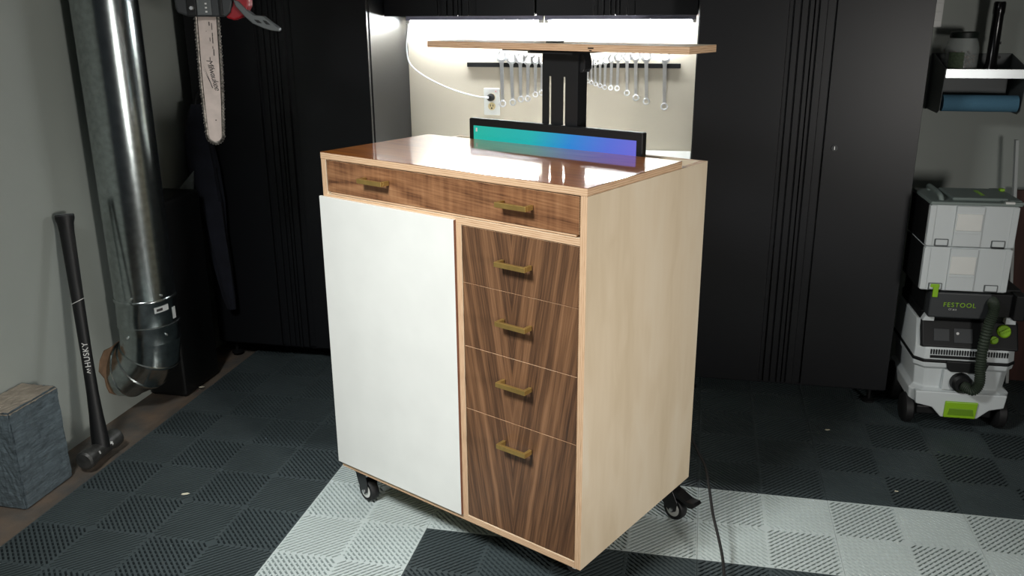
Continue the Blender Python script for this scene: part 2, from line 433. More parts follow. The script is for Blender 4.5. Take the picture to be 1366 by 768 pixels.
# outlet and plug
ot = thing('wall_outlet', 'white duplex wall outlet with ivory sockets behind the wrenches, black plug in it', 'outlet', (-.966, YB, 1.102))
MB().box(-.036, .036, -.006, 0, -.058, .058).build('cover_plate', white_plastic, ot, bevel=.003)
for dz in (-.0195, .0195):
    s_ = MB().lathe([(.0, -.0085), (.0165, -.0085), (.017, -.006)], (0, 0, dz), 'y', 20).build('receptacle', ivory, ot, smooth=True)
    if dz < 0:
        MB().box(-.0075, -.0045, -.009, -.0084, dz-.001, dz+.009).box(.0045, .0075, -.009, -.0084, dz-.001, dz+.008).cyl((0, -.009, dz-.008), (0, -.0084, dz-.008), .0035, 12).build('slots', black_plastic, s_)
MB().box(.016, .021, -.0075, -.006, .043, .047).build('indicator', mat('pink_indicator', srgb(230, 140, 140), .4), ot)
pg = thing('power_plug', 'black round plug in the upper socket of the wall outlet', 'plug', (-.968, 1.2325, 1.1215))
MB().lathe([(.0, -.030), (.010, -.030), (.016, -.02), (.017, -.003), (.013, 0), (0, 0)], axis='y', n=24).build('plug_body', black_plastic, pg, smooth=True)
MB().tube([(-.004, -.03, .001), (-.02, -.034, .0015)], .005, 10).build('cord_end', cord_white, pg, smooth=True)

# magnetic rail with wrenches
tag(MB().box(-1.074, -.154, YB-.013, YB-.0005, 1.251, 1.27).build('tool_rail', black_plastic, bevel=.002), 'long black magnetic rail on the niche wall holding the wrenches', 'rail')
camP = Vector((-.0598, -2.6118, 1.4951))
def ray_at(px, py, Y):
    p, y, r, f = .3076, -.2103, -.0070, 1175.02
    fw = Vector((sin(y)*cos(p), cos(y)*cos(p), -sin(p))); rt = Vector((cos(y), -sin(y), 0)); up = rt.cross(fw)
    rt, up = cos(r)*rt+sin(r)*up, -sin(r)*rt+cos(r)*up
    d = rt*(px-683)/f-up*(py-384)/f+fw
    return camP+d*((Y-camP.y)/d.y)
def wrench_mesh(L):
    """open jaw at the top (z=0 at the tip), ring at the bottom (z=-L)"""
    s = L/.2; jw = .021*s**.8+.002; rw = .0125*s**.8+.0012; t = .006
    mb = MB(); n = 18
    cz = -jw*.85; a0 = radians(90-15)                        # jaw opening direction
    op = radians(38); outer = []; inner = []
    for i in range(n+1):
        a = a0+op+(2*pi-2*op)*i/n
        outer.append((jw*.95*cos(a), cz+jw*.95*sin(a))); inner.append((jw*.47*cos(a)*1.0, cz+jw*.47*sin(a)))
    # jaw tips pushed outward a little so the mouth has parallel sides
    d = Vector((cos(a0), sin(a0)))
    for lst, k in ((outer, .18), (inner, .62)):
        for idx in (0, -1): lst[idx] = (lst[idx][0]+d.x*jw*k, lst[idx][1]+d.y*jw*k)
    for i in range(n):
        mb.prism([outer[i], outer[i+1], inner[i+1], inner[i]], -t, 0, 'y')
    bw = rw*.52; zt = cz-jw*.75; zb = -L+rw*1.7
    tb = [(-bw*1.35, zt), (bw*1.35, zt), (bw, zt-jw*.5), (bw*.85, zb), (-bw*.85, zb), (-bw, zt-jw*.5)]
    mb.prism(tb, -t*.85, -t*.15, 'y')
    rc = -L+rw; m = 24                                        # box end: a ring
    for i in range(m):
        a, b = 2*pi*i/m, 2*pi*(i+1)/m
        ri = rw*(.62 if i % 2 else .56)
        mb.prism([(rw*cos(a), rc+rw*sin(a)), (rw*cos(b), rc+rw*sin(b)), (ri*cos(b), rc+ri*sin(b)), (ri*cos(a), rc+ri*sin(a))], -t*1.3, 0, 'y')
    return mb
WR = [(668.8, 68.5, 670.8, 143), (681.7, 71.5, 684.3, 141), (693.9, 72, 695, 136.7), (704.5, 74, 704, 135.8), (714.4, 74, 714.2, 130), (723.7, 75, 722.4, 127.5)]
WL = ['largest wrench of the left row, hanging leftmost beside the outlet', 'second wrench from the left end of the black rail', 'third wrench from the left end of the black rail', 'fourth wrench from the left end of the black rail', 'fifth wrench from the left end of the black rail', 'sixth wrench from the left, just left of the lift column']
WR2 = [(137, 214, 131, 390), (160, 214, 158, 400), (187, 213, 190, 412), (224, 203, 222, 425), (263, 196, 255, 438), (309, 180, 299, 443), (357, 170, 345, 447), (420, 170, 418, 483), (484, 155, 483, 520), (561, 155, 560, 548), (697, 158, 691, 588)]
WL2 = ['tiniest wrench on the rail, right against the lift column', 'second smallest wrench, just right of the lift column', 'third small wrench right of the lift column', 'fourth small wrench right of the lift column', 'fifth wrench right of the lift column', 'sixth wrench right of the lift column', 'seventh wrench right of the lift column, last before a wider gap', 'fourth wrench from the right end, after a wider gap', 'third wrench from the right end of the rail', 'second wrench from the right end of the rail', 'largest wrench, hanging alone at the right end of the rail']
for (tx, ty, bx, by), lb in zip(WR+[(a/5.485+760, b/5.485+40, c/5.485+760, d/5.485+40) for a, b, c, d in WR2], WL+WL2):
    A = ray_at(tx, ty, 1.225); B = ray_at(bx, by, 1.225); d = A-B; L = d.length
    o = wrench_mesh(L).build('combination_wrench', steel, bevel=.0006, seg=1)
    o.location = (A.x, 1.2268, A.z); o.rotation_euler = (0, math.atan2(d.x, d.z), 0)
    tag(o, 'chrome combination wrench, '+lb, 'wrench', 'combination wrenches on the magnetic rail')

# ------------------------------------------------------------ the cart
CA = -.4549; W, D, ZB, H, LT, LD = .899, .5965, .1214, 1.0935, .0195, .4465
cart = thing('tool_cart', 'birch plywood rolling workstation cart with walnut drawers and white door, centre of the garage', 'cart', (-1.1043, -.2944, 0), CA)
t = .0185
PE = [ply_x, ply_y, ply_z, birch]
# side panels: faces birch, front/back edges striped across x, top/bottom edges striped across x
def panel_side(x0, x1, name):
    MB().box(x0, x1, 0, D, ZB, H, (0, 0, 0, 0, 1, 1)).build(name, [ply_x, birch], cart, bevel=.0008)
panel_side(W-t, W, 'side_panel')
panel_side(0, t, 'side_panel')
MB().box(t, W-t, 0, D, ZB, ZB+t, (1, 1, 0, 0, 0, 0)).build('bottom_panel', [ply_z, birch], cart, bevel=.0006)
MB().box(t, W-t, D-t, D-.0005, ZB+t, H, (0, 0, 1, 1, 0, 0)).build('back_panel', [ply_y, birch], cart, bevel=.0006)
MB().box(t, W-t, .449-.014, .449-.002, ZB+t, H, (0, 0, 1, 1, 0, 0)).build('inner_partition', [ply_y, birch], cart)
MB().box(t, W-t, .0, .43, .9765, .9765+t, (1, 1, 0, 0, 0, 0)).build('shelf_rail', [ply_z, birch], cart, bevel=.0006)
MB().box(.503, .503+t, 0, .43, ZB+t, .9765, (1, 1, 0, 0, 1, 1)).build('divider', [ply_x, birch], cart, bevel=.0006)
# lid with walnut face
MB().box(0, W, -.001, LD, H+.0005, H+LT-.0014, (1, 1, 0, 0, 0, 0)).build('lid', [ply_z, birch], cart, bevel=.0006)
MB().box(0, W, -.001, LD, H+LT-.0014, H+LT, (0, 0, 1, 1, 1, 1)).build('lid_veneer', [lid_wood, mat('dark_veneer_edge', srgb(92, 52, 36), .5)], cart, bevel=.0004)
def pull(parent, xc, zc, wd=.094):
    """square bar pull, bracket turned at the ends"""
    y1, y0 = -.0005, -.031; b = .0085; h = .0125
    mb = MB(); x0, x1 = xc-wd/2, xc+wd/2
    mb.box(x0, x1, y0, y0+b, zc-h/2, zc+h/2)
    mb.box(x0, x0+b, y0+b, y1, zc-h/2, zc+h/2).box(x1-b, x1, y0+b, y1, zc-h/2, zc+h/2)
    return mb.build('handle', brass, parent, bevel=.0008)
# top drawer
dr = MB().box(.0225, W-.022, 0.0005, .0175, 1.0025, H-.0025, (0, 0, 1, 0, 0, 0)).build('drawer', [ply_z, walnut_h], cart, bevel=.0005)
dr['label'] = 'wide shallow walnut drawer under the lid with two pulls'
MB().box(.03, W-.03, .003, .40, .9965, 1.0015).build('drawer_bottom', ply_z, dr)
pull(dr, .2235, 1.0535); pull(dr, .7015, 1.050)
# four drawers
for z0, z1, hz in ((.8265, .9745, .902), (.6525, .8250, .748), (.4725, .6510, .584), (.1425, .4710, .410)):
    d_ = MB().box(.5235, W-t-.002, .0015, .0185, z0, z1, (0, 0, 1, 0, 0, 0)).build('drawer', [ply_z, walnut], cart, bevel=.0004)
    MB().box(.535, W-t-.014, .0186, .40, z0+.015, z1-.02).build('drawer_box', birch, d_)
    pull(d_, .698, hz)
# overlay door
dd = MB().box(-.008, .5045, -.0095, -.0005, .1395, .9875, (0, 0, 0, 0, 0, 1)).build('cupboard_door', [white_paint, mat('raw_door_edge', srgb(120, 78, 58), .7)], cart, bevel=.0008)
dd['label'] = 'large flat white cupboard door'
# casters
def caster(x, y, rz, brake, wx=.018):
    c = bpy.data.objects.new('caster', None); C.objects.link(c); c.parent = cart; c.location = (x, y, 0); c.rotation_euler = (0, 0, rz)
    MB().box(-.036, .036, -.03, .03, ZB-.006, ZB-.0005).cyl((0, 0, ZB-.02), (0, 0, ZB-.006), .033, 24).build('mounting_plate', black_metal, c, bevel=.001)
    f = MB()
    for s in (-1, 1):
        y0 = s*.019; f.prism([(-.030, .112), (.026, .112), (wx+.020, .066), (wx+.016, .036), (wx, .026), (wx-.016, .034), (-.012, .06)], y0-.0015, y0+.0015, 'y')
    f.box(-.030, .026, -.0205, .0205, .100, .112)
    f.build('fork', black_metal, c, bevel=.001)
    MB().lathe([(.02, -.014), (.034, -.014), (.0365, -.009), (.0365, .009), (.034, .014), (.02, .014)], (wx, 0, .0365), 'y', 32).build('tyre', rubber, c, smooth=True)
    MB().lathe([(0, -.0155), (.01, -.0155), (.024, -.0145), (.024, .0145), (.01, .0155), (0, .0155)], (wx, 0, .0365), 'y', 28).build('hub', hub_white, c, smooth=True)
    MB().cyl((wx, -.024, .0365), (wx, .024, .0365), .006, 12).build('axle', steel, c, smooth=True)
    if brake:
        MB().prism([(.02, .104), (.05, .098), (.085, .086), (.11, .088), (.118, .082), (.108, .070), (.092, .066), (.082, .074), (.06, .080), (.03, .082)], -.018, .018, 'y').build('brake_pedal', black_metal, c, bevel=.002)
caster(.042, .052, radians(-8), False)
caster(W-.115, .125, radians(60), False)
caster(W-.046, D-.046, radians(-11), True, .034)
caster(.075, D-.075, radians(150), True)
# lift: column, slotted plate, lifted lid strip
MB().box(.495, .528, .53, .556, .3, 1.372).build('lift_column', black_metal, cart, bevel=.002)
sl = MB(); z0, z1 = 1.02, 1.376; ya, yb = .508, .511
sx = [(.403, .427), (.433, .476), (.482, .53)]
xs = [(.403, .4265), (.4345, .4765), (.4845, .528)]
for a, b in xs: sl.box(a, b, ya, yb, 1.02, 1.376)
for a, b in ((.4265, .4345), (.4765, .4845)):
    sl.box(a, b, ya, yb, 1.306, 1.376).box(a, b, ya, yb, 1.02, 1.165)
sl.box(.525, .528, yb, .532, 1.02, 1.376)
sl.build('slotted_bracket', black_metal, cart)
MB().box(.28, .60, .475, .575, 1.3765, 1.3805).box(.385, .54, .46, .58, 1.372, 1.3765).build('top_plate', black_metal, cart)
MB().prism([(.5285, 1.372), (.540, 1.372), (.546, 1.352), (.546, 1.33), (.538, 1.32), (.5285, 1.32)], .515, .55, 'y').build('lift_bracket', black_metal, cart, bevel=.001)
sh = MB().box(.006, W+.003, .4465, D+.004, 1.3812, 1.4000, (1, 1, 0, 0, 0, 0)).build('raised_lid_strip', [ply_z, birch], cart, bevel=.0008)
MB().box(.60, .618, .4455, .4462, 1.389, 1.392).box(.604, .612, .4455, .4462, 1.383, 1.3855).build('edge_chips', black_plastic, sh)
MB().box(.42, .46, .50, .535, 1.4, 1.404).build('bolt_head', black_metal, cart, bevel=.001)

# monitor
def monitor():
    r = thing('monitor', 'black-framed monitor showing a teal to violet gradient, rising from the back of the cart', 'monitor', cart.location, CA)
    x0, x1, ya, yb, z0, z1 = .143, .760, .478, .503, .80, 1.171
    mb = MB(); mb.box(x0, x1, ya+.001, yb, z0, z1); mb.build('housing', black_plastic, r, bevel=.004, seg=3)
    MB().box(x0+.002, x1-.002, ya, ya+.0012, z1-.022, z1-.003).box(x0+.002, x0+.018, ya, ya+.0012, z0, z1-.022).box(x1-.018, x1-.002, ya, ya+.0012, z0, z1-.022).build('bezel', black_plastic, r)
    MB().box(.35, .60, yb, yb+.0045, .86, 1.1).build('mount_plate', black_metal, r)
    m = bpy.data.materials.new('screen_gradient'); m.use_nodes = True; g = NT(m)
    tc = g.n('ShaderNodeTexCoord'); sp = g.n('ShaderNodeSeparateXYZ'); g.l(tc.outputs['Object'], sp.inputs[0])
    v = g.math('DIVIDE', g.math('SUBTRACT', g.math('ADD', sp.outputs[0], g.math('MULTIPLY', g.math('SUBTRACT', sp.outputs[2], 1.12), -.5)), x0), x1-x0)
    col = g.ramp(v, [(0, srgb(34, 190, 168)), (.38, srgb(34, 186, 186)), (.62, srgb(48, 140, 222)), (.82, srgb(92, 118, 226)), (1, srgb(118, 112, 226))])
    g.l(col, g.b.inputs['Emission Color']); g.b.inputs['Emission Strength'].default_value = .85; g.b.inputs['Base Color'].default_value = (.01, .01, .01, 1); g.b.inputs['Roughness'].default_value = .25
    s = MB().box(x0+.018, x1-.018, ya+.0002, ya+.0008, z0+.02, z1-.022).build('screen', m, r)
    MB().box(x0+.027, x0+.033, ya-.0003, ya+.0001, 1.131, 1.142).build('screen_icon', grip_white, s)
monitor()
# black cord of the cart
cc = [((.905, .60, .30)), ]
cw = []
def floor_at(px, py, z):
    p, y, r, f = .3076, -.2103, -.0070, 1175.02
    fw = Vector((sin(y)*cos(p), cos(y)*cos(p), -sin(p))); rt = Vector((cos(y), -sin(y), 0)); up = rt.cross(fw)
    rt, up = cos(r)*rt+sin(r)*up, -sin(r)*rt+cos(r)*up
    d = rt*(px-683)/f-up*(py-384)/f+fw
    return camP+d*((z-camP.z)/d.z)
for px, py, z in ((921, 575, .235), (930, 600, .195), (941, 622, .16), (946, 650, .125), (951, 685, .10), (958, 715, .075), (964, 745, .05), (967, 785, .03), (968, 840, .006), (950, 900, .006)):
    cw.append(floor_at(px, py, z))
tag(MB().tube(smooth_path([Vector((-.05, .03, .33))]+cw), .0042, 8).build('power_cable', rubber, smooth=True), 'black power cable trailing from behind the cart to the floor in front', 'cable')

# ------------------------------------------------------------ duct
def duct():
    r = thing('air_duct', 'shiny galvanised round air duct with elbow entering the left wall', 'duct', (-2.08, .2, 0))
    ax, ay, R = 0, 0, .110
    n = 48
    def bead(z): return [(R, z-.004), (R+.003, z-.002), (R+.003, z+.002), (R, z+.004)]
    prof = [(R, .445), (R, 2.49)]
    mb = MB(); mb.lathe([(R-.002, .47)]+[(R, .472), (R, 2.49)], n=n); mb.build('straight_pipe', zinc, r, smooth=True)
    q = R+.0015
    prof = [(q, .472)]+[(q+a-R, b) for a, b in bead(.46)]+[(q, .45), (q, .37)]+[(q+a-R, b) for a, b in reversed(bead(.362))]
    prof = [(q, .475), (q+.003, .470), (q+.003, .466), (q, .462), (q, .372), (q+.003, .369), (q+.003, .365), (q, .361), (q, .30)]
    MB().lathe(prof, n=n).build('collar', zinc, r, smooth=True)
    # elbow in gores, turning towards the wall
    e = MB(); cx = -.139; Rb = .139; zc = .30; rings = []
    def ring(a, rr): return [(cx+(Rb+rr*cos(k*2*pi/n))*cos(a), rr*sin(k*2*pi/n), zc-(Rb+rr*cos(k*2*pi/n))*sin(a)) for k in range(n)]
    angs = [0, 26, 52, 78, 90]
    for i, a in enumerate(angs):
        a = radians(a)
        if i == 0: rings.append(ring(a, q))
        elif i < len(angs)-1:
            rings += [ring(a-.035, q-.001), ring(a-.015, q+.0035), ring(a+.015, q+.0035), ring(a+.035, q-.001)]
        else: rings.append(ring(a, q-.002))
    vs = [v for g_ in rings for v in g_]
    fs = [(i*n+k, i*n+(k+1) % n, (i+1)*n+(k+1) % n, (i+1)*n+k) for i in range(len(rings)-1) for k in range(n)]
    e.add(vs, fs); e.build('elbow', zinc, r, smooth=True)
    # sticker wrapped on the collar
    def wrap(name, a0, a1, z0, z1, sk, m, rr=q+.0006):
        mb = MB(); K = 10; vs = []
        for i in range(K+1):
            a = radians(a0+(a1-a0)*i/K); dz = sk*i/K
            for rr_ in (rr, rr+.0004):
                vs += [(rr_*cos(a), rr_*sin(a), z0+dz), (rr_*cos(a), rr_*sin(a), z1+dz)]
        fs = []
        for i in range(K):
            b, c = 4*i, 4*i+4; fs += [(b+2, c+2, c+3, b+3), (b, b+1, c+1, c), (b, c, c+2, b+2), (b+1, b+3, c+3, c+1)]
        fs += [(0, 2, 3, 1), (4*K, 4*K+1, 4*K+3, 4*K+2)]
        mb.add(vs, fs); return mb.build(name, m, r)
    wrap('sticker', -42, -13, .425, .447, .004, label_white)
    wrap('sticker_print', -38, -26, .431, .441, .002, ink, q+.0012)
    wrap('side_sticker', -4, 6, .385, .43, 0, label_white)
    for a, z in ((-25, .49), (-80, .49), (-25, .335), (-100, .335)):
        a = radians(a); p = Vector((cos(a)*q, sin(a)*q, z)); MB().cyl(p*1, p+Vector((cos(a), sin(a), 0))*.004, .004, 10).build('screw', steel, r, smooth=True)
duct()

# ------------------------------------------------------------ rough block, sledgehammer
bl = MB()
import itertools
def rough_block(x0, x1, y0, y1, z0, z1, name, mats, label, cat):
    bm = bmesh.new(); bmesh.ops.create_cube(bm, size=1)
    for v in bm.verts: v.co = Vector((x0+(v.co.x+.5)*(x1-x0), y0+(v.co.y+.5)*(y1-y0), z0+(v.co.z+.5)*(z1-z0)))
    bmesh.ops.bevel(bm, geom=bm.edges[:], offset=.006, segments=2, affect='EDGES')
    bmesh.ops.subdivide_edges(bm, edges=bm.edges[:], cuts=14, use_grid_fill=True)
    for v in bm.verts:
        if v.co.z > z0+.004 and v.co.x > x0+.004:
            v.co += Vector((random.uniform(-.0022, .0022), random.uniform(-.002, .002), random.uniform(-.0015, .0015)))
    me = bpy.data.meshes.new(name); 
    for f in bm.faces: f.material_index = 1 if f.normal.z > .7 else 0
    bm.to_mesh(me); bm.free()
    return tag(link(name, me, mats), label, cat)
rough_block(-2.2185, -2.082, -.535, -.315, -.0135, .322, 'concrete_block', [block_m, block_top], 'rough blue-grey block with beige top against the left wall beside the sledgehammer', 'block')
def sledge():
    hx, hy = -2.045, -.205; r = thing('sledgehammer', 'black-handled sledgehammer leaning on the left wall, steel head on the floor', 'sledgehammer', (hx, hy, 0))
    z = .036; a = Vector((.0, -.095, z)); b = Vector((-.012, .1, z)); d = (b-a).normalized()
    pts = [a, a+d*.006, a+d*.03, a+d*.05, a+d*.145, a+d*.165, b-d*.006, b]
    rad = [.026, .033, .034, .029, .029, .034, .033, .026]
    MB().tube(pts, rad, 16).build('hammer_head', mat('worn_dark_steel', srgb(84, 84, 82), .45, .7, var=.35, vscale=30, bump=.1, bscale=80), r, smooth=True)
    p0 = Vector((0, 0, .04)); p1 = Vector((-2.180-hx, -.036-hy, .828)); D_ = (p1-p0)
    K = [(0, .024), (.06, .0235), (.15, .019), (.24, .0165), (.40, .0155), (.60, .0165), (.80, .0185), (.93, .020), (.965, .022), (.985, .026), (1.0, .026)]
    dirn = D_.normalized(); view = (Vector((-.06, -2.61, 1.0))-Vector((hx, hy, .4))).normalized(); side = dirn.cross(view).normalized()
    MB().tube([p0+D_*k for k, _ in K], [q*1.2 for _, q in K], 20, up=tuple(side), flat=.8).build('handle', black_plastic, r, smooth=True)
    MB().tube([p0+D_*.995, p0+D_*1.004], [.0315, .029], 20, up=tuple(side), flat=.8).build('end_cap', mid_grey, r, smooth=True)
    # grey ring
    nrm = side.cross(dirn).normalized(); nrm = nrm if nrm.dot(view) > 0 else -nrm
    c = p0+D_*.635; ring = [c+side*.0206*cos(t_)+nrm*.0168*sin(t_)+dirn*(.008*cos(t_)) for t_ in [k*2*pi/24 for k in range(25)]]
    MB().tube(ring, .0012, 6, cap=False).build('grip_ring', grip_white, r, smooth=True)
    o_ = p0+D_*.405+nrm*.0158
    xr = dirn; yr = nrm.cross(xr)
    text('lettering', 'HUSKY', .026, frame(xr, yr, o_), grip_white, r, space=1.1)
    lg = MB(); lg.M = frame(xr, yr, p0+D_*.335+nrm*.0160)
    lg.prism([(-.009, -.004), (-.002, .008), (.005, -.004), (.003, -.004), (-.002, .004), (-.006, -.004)], 0, .0006, 'z').prism([(.004, .003), (.009, .008), (.009, -.002)], 0, .0006, 'z').build('logo', grip_white, r)
    # marks on the head
    hm = MB(); hm.M = frame(d, Vector((-.4, 0, .9)), Vector((.0285, .02, .051)))
    hm.prism([(-.009, 0), (-.002, .008), (.008, .004), (.004, 0), (.007, -.004), (-.001, -.008), (.001, -.003), (-.004, 0)], 0, .0008, 'z').build('head_mark', grip_white, r)
    text('weight_mark', '8', .016, frame(d, Vector((-.4, 0, .9)), Vector((.0288, -.045, .049))), grip_white, r)
sledge()

# ------------------------------------------------------------ dark things between duct and cabinet
tag(MB().box(-2.215, -2.05, .335, .60, -.013, .80).build('storage_bin', black_plastic, bevel=.015, seg=3), 'tall plain black bin standing between the air duct and the left cabinet', 'bin')
def garment():
    r = thing('hanging_jacket', 'dark navy folded jacket hanging between the air duct and the left cabinet', 'jacket', (-2.075, .70, 1.15))
    mb = MB(); n = 28; vs = []
    K = [(-.02, -.01, .02, .015), (-.08, -.012, .045, .025), (-.17, -.014, .062, .032), (-.28, -.006, .066, .036), (-.42, .008, .06, .036), (-.55, .02, .048, .034), (-.70, .036, .04, .03), (-.85, .05, .026, .024), (-.90, .055, .018, .016)]
    for z, cx, wx, wy in K:
        for k in range(n):
            a = 2*pi*k/n; f = 1+.12*sin(5*a+z*4)+.06*sin(9*a-z*9)
            vs.append((cx+wx*cos(a)*f, wy*sin(a)*f*.9, z))
    fs = [(i*n+k, i*n+(k+1) % n, (i+1)*n+(k+1) % n, (i+1)*n+k) for i in range(len(K)-1) for k in range(n)]+[tuple(range(n)), tuple(range((len(K)-1)*n, len(K)*n))]
    mb.add(vs, fs); mb.build('jacket_body', fabric_dark, r, smooth=True)
    MB().tube(smooth_path([(-.01, .049, .03), (-.01, .03, .02), (-.01, .01, -.005), (-.01, 0, -.03)], 5), .004, 8).build('hook', black_metal, r, smooth=True)
    P = [ray_at(x, y, .66)-Vector((-2.075, .70, 1.15)) for x, y in ((258, 228), (255, 274), (238, 284), (221, 291), (222, 272), (238, 252))]
    s = MB(); s.add(P+[p+Vector((0, .012, 0)) for p in P], [(0, 1, 2, 3, 4, 5), (11, 10, 9, 8, 7, 6)]+[(i, i+6, (i+1) % 6+6, (i+1) % 6) for i in range(6)]); s.build('sleeve_cuff', fabric_grey, r)
garment()

# ------------------------------------------------------------ chainsaw
def chainsaw():
    r = thing('chainsaw', 'chainsaw hanging bar down above the left floor, red and grey body', 'chainsaw', (-1.612, .05, 1.476), .36)
    tilt = radians(-3.2)
    bx = lambda x, z: (x, z)
    Lb = .398; hw0, hw1 = .034, .027
    outline = [(-hw0, .03), (-hw0, -.05)]
    tipc = -Lb+hw1
    outline = [(-hw0, .03), (-hw0, -.02), (-.0335, -.16), (-.0295, -.29)]
    for k in range(13):
        a = pi+pi*k/12; outline.append((hw1*.92*cos(a), tipc+hw1*sin(a)))
    outline += [(.0295, -.29), (.0335, -.16), (hw0, -.02), (hw0, .03)]
    M = Matrix.Rotation(-tilt*0+radians(2.0), 4, 'Y')
    g = MB(); g.M = M; g.prism([(x*.82, z) for x, z in outline], -.0022, .0022, 'y'); bar = g.build('guide_bar', bar_m, r)
    ch = MB(); ch.M = M; P = [Vector((x, 0, z)) for x, z in outline]; P = smooth_path(P, 3)
    ch.tube(P, .0042, 6)
    ln = 0
    for i in range(1, len(P)):
        seg = (P[i]-P[i-1]); L = seg.length; m_ = max(1, int(L/.0085))
        for j in range(m_):
            p = P[i-1]+seg*(j/m_); tdir = seg.normalized(); nn = Vector((tdir.z, 0, -tdir.x))
            if nn.dot(p-Vector((0, 0, p.z))) < 0 and abs(p.x) > .004: nn = -nn
            if abs(p.x) <= .004: nn = Vector((0, 0, -1))
            big = ln % 3 == 0; h = .0085 if big else .0055; s_ = .0032
            a = p-tdir*s_; b = p+tdir*s_; o_ = nn*h
            q = [a, b, b+o_, a+o_*(.6 if big else 1)]
            ch.add([(v.x, -.004, v.z) for v in q]+[(v.x, .004, v.z) for v in q], [(0, 1, 2, 3), (7, 6, 5, 4), (0, 4, 5, 1), (1, 5, 6, 2), (2, 6, 7, 3), (3, 7, 4, 0)]); ln += 1
    ch.build('saw_chain', chain_m, r)
    # marks on the bar
    sl_ = MB(); sl_.M = M
    for x, z, w_, h_ in ((.004, -.022, .003, .012), (.012, -.03, .002, .02), (.012, -.055, .0025, .012), (.012, -.072, .0025, .02), (.004, -.07, .002, .012), (.011, -.095, .002, .008), (.013, -.11, .0025, .02), (.0, -.13, .002, .01), (-.006, -.045, .002, .002), (.004, -.325, .0035, .0035)):
        sl_.box(x, x+w_, -.0028, -.0021, z-h_/2, z+h_/2)
    sl_.prism([(-.021, -.150), (.004, -.222), (.001, -.222)], -.0028, -.0021, 'y').prism([(-.022, -.162), (-.002, -.205), (-.0045, -.205)], -.0028, -.0021, 'y')
    sl_.build('bar_marks', ink, bar)
    text('lettering', 'Milwaukee', .026, M @ frame((.22, 0, -1), (1, 0, .22), (.007, -.0026, -.180)), ink, bar, shear=.35, space=.88)
    # body (mostly above the picture's edge)
    b = MB(); b.prism([(-.083, .012), (-.05, .0), (.062, -.002), (.078, .012), (.09, .05), (.09, .24), (.03, .30), (-.06, .28), (-.09, .2), (-.088, .03)], -.03, .05, 'y').build('sprocket_cover', dark_grey, r, bevel=.006, seg=3)
    g2 = MB(); g2.box(-.052, -.024, -.036, -.03, .002, .16).box(.045, .055, -.036, -.03, .002, .16); g2.build('cover_recess', black_plastic, r, bevel=.002)
    g3 = MB(); g3.box(-.022, .022, -.035, -.029, .004, .15); g3.build('cover_plate', mid_grey, r, bevel=.002)
    for z in (.026, .062, .098): MB().lathe([(0, -.045), (.006, -.045), (.0085, -.041), (.0085, -.034), (0, -.034)], (-.037, 0, z), 'y', 6).build('bolt', steel, r)
    m_ = MB()
    for i, z in enumerate((.012, .024, .036, .05)): m_.box(.003, .009, -.0355, -.0349, z, z+.005)
    m_.build('cover_marks', grip_white, r)
    MB().prism([(.06, -.004), (.085, -.012), (.118, .0), (.135, .03), (.14, .09), (.15, .24), (.09, .27), (.075, .06)], -.02, .07, 'y').build('motor_housing', red, r, bevel=.006, seg=3)
    hg = MB().prism([(.092, .05), (.098, .03), (.122, .0), (.145, -.022), (.175, -.036), (.2, -.044), (.224, -.047), (.226, -.038), (.2, -.018), (.178, .0), (.15, .003), (.128, .02), (.106, .045)], -.05, .02, 'y').build('hand_guard', mid_grey, r, bevel=.003)
    MB().prism([(.15, -.010), (.164, -.012), (.174, -.022), (.16, -.020)], -.0508, -.0496, 'y').prism([(.176, -.012), (.187, -.014), (.2, -.027), (.186, -.025)], -.0508, -.0496, 'y').build('guard_slots', black_plastic, hg)
    MB().tube(smooth_path([(-.02, .02, .28), (-.03, .02, .36), (.03, .02, .40), (.09, .02, .36), (.10, .02, .26)], 6), .014, 12).build('top_handle', black_plastic, r, smooth=True)
    k = MB().tube(smooth_path([(-1.612, .09, 2.5), (-1.612, .09, 1.97), (-1.60, .07, 1.90), (-1.59, .09, 1.842), (-1.575, .12, 1.855)], 6), .004, 8).build('ceiling_hook', steel, smooth=True)
    tag(k, 'steel hook dropping from the ceiling to the chainsaw handle', 'hook')
chainsaw()

